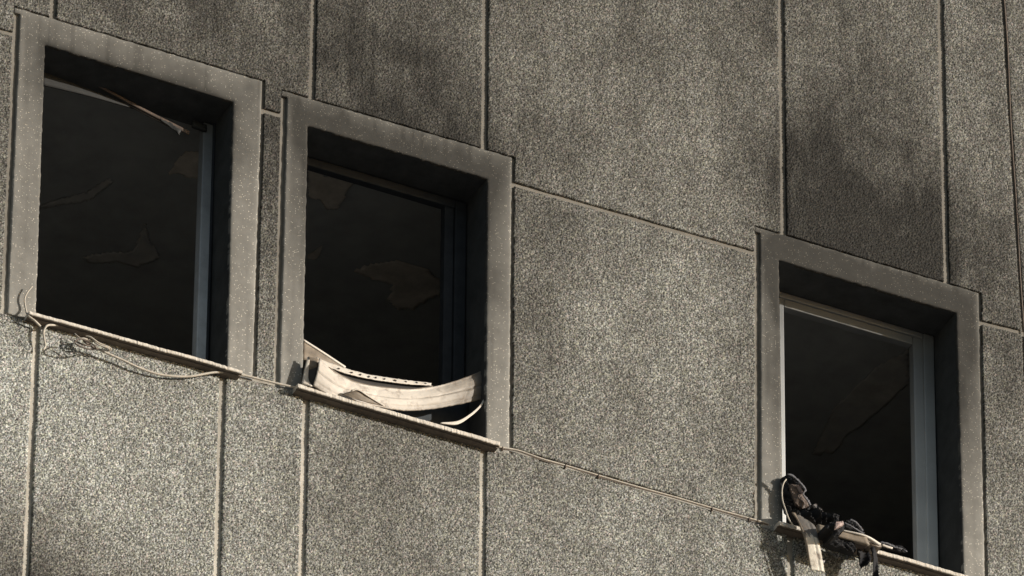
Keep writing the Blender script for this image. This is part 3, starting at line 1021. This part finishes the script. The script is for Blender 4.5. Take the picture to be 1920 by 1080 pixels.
tube('loop', [zw(1270, 915, .055), zw(1390, 925, .075), zw(1390, 890, .085), zw(1250, 830, .085), zw(1150, 760, .08), zw(1085, 745, .07)], .005, M['wire'], cb, n=50)
tube('loop', [zw(1385, 935, .07), zw(1370, 895, .09), zw(1240, 850, .09), zw(1180, 800, .07)], .0045, M['wire'], cb, n=30)
tube('strand', [zw(1300, 930, .045), zw(1180, 880, .06), zw(1080, 860, .07), zw(1000, 830, .06), zw(940, 800, .05)], .005, M['wire_brown'], cb, n=30)
tube('strand', [zw(1130, 800, .06), zw(1060, 775, .07), zw(1010, 770, .065), zw(945, 710, .05)], .006, M['wire'], cb, n=30, taper=(1.2, .5))
tube('strand', [zw(1140, 850, .05), zw(1090, 830, .07), zw(1060, 800, .06), zw(1100, 780, .05)], .006, M['wire_brown'], cb, n=24)
tube('strand', [zw(1250, 900, .08), zw(1150, 910, .10), zw(1030, 880, .11), zw(950, 830, .11), zw(1000, 780, .10), zw(1120, 800, .09)], .0042, M['wire_brown'], cb, n=40)
tube('strand', [zw(1160, 885, .09), zw(1220, 910, .11), zw(1180, 850, .12), zw(1060, 800, .11)], .0042, M['wire_brown'], cb, n=30)

# ------------------------------------------------------------------ cable clipped along the joint between middle and right windows
cl = empty('cable')
tag(cl, 'twin cable clipped along the joint between the middle and right windows', 'cable')
Zj = lambda x, y: (900+x/3.31, 780+y/3.31)
pts = [(70, 180), (140, 196), (240, 214), (380, 264), (530, 306), (735, 368), (960, 434), (1200, 500), (1440, 570), (1670, 634), (1790, 668)]
tube('cable_run', [at(*Zj(x, y), .004) for x, y in pts], .0052, M['wire'], cl, n=110)
tube('cable_run', [at(*Zj(x, y+8+2*math.sin(x*.02)), .002) for x, y in pts[1:]], .0030, M['wire_brown'], cl, n=110)
for (x, y) in [(140, 198), (530, 308), (735, 371), (1440, 574), (1670, 638)]:
    c = at(*Zj(x, y+4), .006)
    o = boxes('clip', [(c[0]-.004, c[0]+.004, c[1]-.006, c[1]+.014, c[2]-.014, c[2]+.012)], M['wire_brown'], cl)
    md = o.modifiers.new('bevel', 'BEVEL')
    md.width = .003

# cable hanging in the leaning joint at the right
tag(tube('cable', [np.array([XJ6(z)+.006+.004*math.sin(z*5), .004-.004*math.sin(z*3), z+ZC]) for z in np.linspace(3.5, -3.0, 26)], .0048, M['wire_brown'], None, n=140, sides=6),
    'thin brown cable hanging in the leaning joint at the far right', 'cable')

# ------------------------------------------------------------------ charred things on the right sill
Zr = lambda x, y: (1440+x/5.142, 870+y/5.142)


def zr(x, y, d):
    return at(*Zr(x, y), d)


def outl(L, d):
    return [zr(x, y, d)[[0, 2]]-np.array([0, ZC]) for x, y in L]


cloth = empty('charred_cloth')
tag(cloth, 'heap of charred black cloth slumped over the left end of right sill', 'cloth')
lump('upper_fold', outl([(138, 120), (180, 96), (225, 100), (292, 150), (350, 215), (372, 255), (350, 290), (380, 330), (415, 390), (420, 440), (330, 470), (260, 470), (215, 520), (160, 470), (145, 380), (150, 300), (140, 200)], .05), .05, .035, .035, M['char'], cloth, seed=3, tilt=(0.0, -.08))
lump('lining', outl([(215, 190), (262, 190), (300, 215), (340, 290), (372, 350), (402, 415), (330, 436), (268, 400), (240, 320), (222, 250)], .08), .085, .012, .012, M['char_brown'], cloth, seed=5, res=.008, tilt=(0, -.08))
lump('lit_lining_patch', outl([(286, 200), (316, 226), (336, 268), (328, 288), (308, 256)], .10), .100, .006, .004, M['char_pink'], cloth, seed=6, res=.006)  # lit spot on the brown lining, painted as a paler pink patch
lump('middle_fold', outl([(230, 440), (420, 425), (470, 400), (530, 470), (620, 478), (690, 500), (730, 560), (690, 610), (600, 600), (470, 575), (350, 545), (260, 520)], .11), .11, .06, .06, M['char'], cloth, seed=8, back=.05)
lump('grey_fold', outl([(425, 400), (462, 384), (515, 440), (540, 488), (505, 470), (450, 440)], .10), .105, .012, .01, mat('ash_cloth', (0.20, 0.18, 0.17), 0.8, 0.4, 20), cloth, seed=9, res=.007)
lump('rolled_end', outl([(640, 555), (722, 545), (742, 600), (735, 635), (690, 690), (640, 702), (622, 680), (640, 640), (560, 620), (560, 580)], .24), .24, .03, .02, M['char'], cloth, back=.12, seed=11, res=.008)
lump('rolled_end_lining', outl([(655, 562), (722, 552), (730, 588), (690, 606), (652, 622)], .27), .272, .008, .005, M['char_pink'], cloth, seed=12, res=.006)
lump('tail', outl([(735, 545), (800, 532), (850, 545), (905, 605), (925, 650), (880, 660), (800, 630), (740, 600)], .03), .03, .02, .02, M['char'], cloth, seed=13)
ribbon('torn_rim', [zr(182, 92, .10), zr(232, 100, .105), zr(292, 145, .11), zr(352, 212, .115), zr(374, 258, .12), zr(348, 290, .115), zr(384, 335, .115), zr(416, 392, .12)],
       [zr(184, 104, .105), zr(226, 112, .11), zr(284, 158, .115), zr(340, 222, .12), zr(354, 256, .125), zr(338, 292, .12), zr(372, 340, .12), zr(404, 398, .125)], .006, M['char_grey'], cloth, n=40, k=3, wob=.0018, seed=21)
for kk, (pa, pb) in enumerate([([(735, 560), (800, 590), (860, 625), (930, 665)], [(738, 572), (800, 600), (856, 638), (924, 676)]), ([(748, 592), (810, 612), (880, 650), (935, 690)], [(750, 606), (808, 622), (876, 658), (930, 698)]),
                               ([(790, 530), (840, 545), (885, 590), (922, 640)], [(792, 540), (836, 556), (876, 598), (912, 650)])]):
    ribbon('torn_strip', [zr(x, y, .07+.02*kk) for x, y in pa], [zr(x, y, .075+.02*kk) for x, y in pb], .005, M['char_grey'] if kk != 1 else M['char'], cloth, n=20, k=3, wob=.0015, seed=30+kk)
for kk, (pa, pb) in enumerate([([(1085, 748), (1130, 752), (1190, 775), (1240, 800), (1300, 815), (1345, 838)], [(1085, 756), (1130, 762), (1188, 786), (1238, 808), (1298, 824), (1340, 848)])]):
    tag(ribbon('cloth_strip', [zr(x, y, .055) for x, y in pa], [zr(x, y, .06) for x, y in pb], .004, M['char_grey'], None, n=30, k=3, wob=.002, seed=40+kk), 'ragged grey cloth strip trailing over debris at the right of right sill', 'cloth strip')
tag(tube('wire', [zr(175, 148, .10), zr(148, 190, .105), zr(134, 260, .10), zr(140, 350, .10), zr(165, 430, .11), zr(200, 530, .11), zr(238, 585, .10)], .0042, M['wire'], None, n=40, sides=6),
    'thin pale wire looping round left side of the charred cloth heap', 'wire')

slat = empty('shutter_fragment')
tag(slat, 'ribbed cream shutter piece hanging straight down over the right sill', 'shutter piece')


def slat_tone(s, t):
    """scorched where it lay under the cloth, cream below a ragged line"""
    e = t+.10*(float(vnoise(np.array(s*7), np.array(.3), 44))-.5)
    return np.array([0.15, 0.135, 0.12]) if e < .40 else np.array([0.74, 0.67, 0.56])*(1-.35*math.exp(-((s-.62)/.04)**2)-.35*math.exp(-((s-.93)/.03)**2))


rib = lambda s, t: .005*math.sin(math.pi*s)+.004*math.exp(-((s-.8)/.05)**2)-.004*math.exp(-((s-.62)/.05)**2)
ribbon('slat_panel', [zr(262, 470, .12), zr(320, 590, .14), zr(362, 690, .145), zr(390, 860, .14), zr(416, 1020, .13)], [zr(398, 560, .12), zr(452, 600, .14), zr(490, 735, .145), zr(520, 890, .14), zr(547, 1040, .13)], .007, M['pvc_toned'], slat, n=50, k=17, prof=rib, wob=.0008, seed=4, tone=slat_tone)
ribbon('edge_flange', [zr(232, 465, .12), zr(285, 540, .135), zr(325, 640, .148), zr(352, 720, .15), zr(400, 960, .14)], [zr(262, 470, .125), zr(318, 580, .145), zr(350, 660, .155), zr(370, 730, .157), zr(412, 1000, .145)], .006, M['pvc_brown'], slat, n=30, k=4)

brd = empty('board')
tag(brd, 'light brown board lying along the right sill behind the hanging slat', 'board')
ribbon('face', [zr(480, 578, .13), zr(720, 640, .17), zr(945, 690, .20)], [zr(480, 645, .13), zr(700, 705, .17), zr(982, 778, .20)], .02, M['pvc_brown'], brd, n=16, k=5)
ribbon('underside', [zr(480, 645, .128), zr(700, 705, .168), zr(980, 776, .198)], [zr(480, 645, .128)+np.array([0, .10, .02]), zr(700, 705, .168)+np.array([0, .13, .02]), zr(975, 776, .198)+np.array([0, .15, .02])], .004, M['char_brown'], brd, n=16, k=4)  # shade under the board put into a darker colour than its face
ribbon('top_edge', [zr(715, 630, .174), zr(945, 684, .203), zr(1092, 768, .16)], [zr(715, 642, .175), zr(945, 697, .204), zr(1082, 782, .16)], .018, M['pvc'], brd, n=16, k=3)
lump('broken_end', outl([(940, 690), (985, 705), (1090, 770), (1100, 800), (1060, 800), (985, 775)], .15), .15, .012, .008, M['pvc_brown'], brd, seed=15, res=.008, back=.08)

stp = ribbon('charred_strip', [zr(985, 800, .16), zr(1000, 870, .165), zr(1012, 960, .16), zr(1030, 1110, .15)], [zr(1030, 815, .16), zr(1066, 890, .165), zr(1066, 990, .16), zr(1060, 1110, .15)], .006, M['char'], None, n=24, k=6, wob=.0015, seed=6,
             prof=lambda s, t: .012*math.sin(3*s+5*t))
tag(stp, 'narrow charred strip hanging straight down from the right sill', 'strip')
stp = ribbon('charred_rag', [zr(862, 785, .09), zr(850, 860, .10), zr(880, 930, .10), zr(905, 985, .10)], [zr(985, 800, .09), zr(980, 880, .10), zr(985, 940, .10), zr(950, 990, .10)], .006, M['char'], None, n=24, k=8, wob=.002, seed=7,
             prof=lambda s, t: .016*math.sin(5*s+4*t))
tag(stp, 'short charred rag hanging under the broken board of the right sill', 'rag')
rg = lump('charred_rag', outl([(560, 690), (640, 700), (700, 720), (820, 760), (860, 800), (840, 850), (780, 830), (700, 800), (640, 790), (590, 760)], .17), .17, .02, .02, M['char'], None, seed=23, back=.05)
tag(rg, 'black rag drooping below the board between the slat and the strip', 'rag')
lb = lump('charred_debris', outl([(1080, 738), (1130, 745), (1200, 765), (1290, 790), (1340, 815), (1345, 845), (1280, 838), (1190, 815), (1100, 790)], .03), .03, .014, .02, M['char'], None, seed=17, res=.007, freq=40)
tag(lb, 'thin line of charred debris on the sill right of the broken board', 'debris')
fl = ribbon('plastic_scrap', [zr(1102, 770, .072), zr(1150, 785, .074), zr(1205, 803, .072)], [zr(1105, 786, .074), zr(1150, 802, .076), zr(1200, 818, .074)], .006, M['pvc'], None, n=10, k=3)
tag(fl, 'small bright plastic scrap on the right sill beside charred debris', 'scrap')
fl = ribbon('plastic_scrap', [zr(112, 548, .075), zr(190, 570, .076)], [zr(112, 582, .076), zr(165, 600, .077)], .008, M['pvc'], None, n=8, k=4)
tag(fl, 'small cream plastic scrap at the left end of the right sill', 'scrap')
tag(boxes('ground', [(-600, 600, -600, 600, -.6, -.21)], M['ground']), kind='structure')
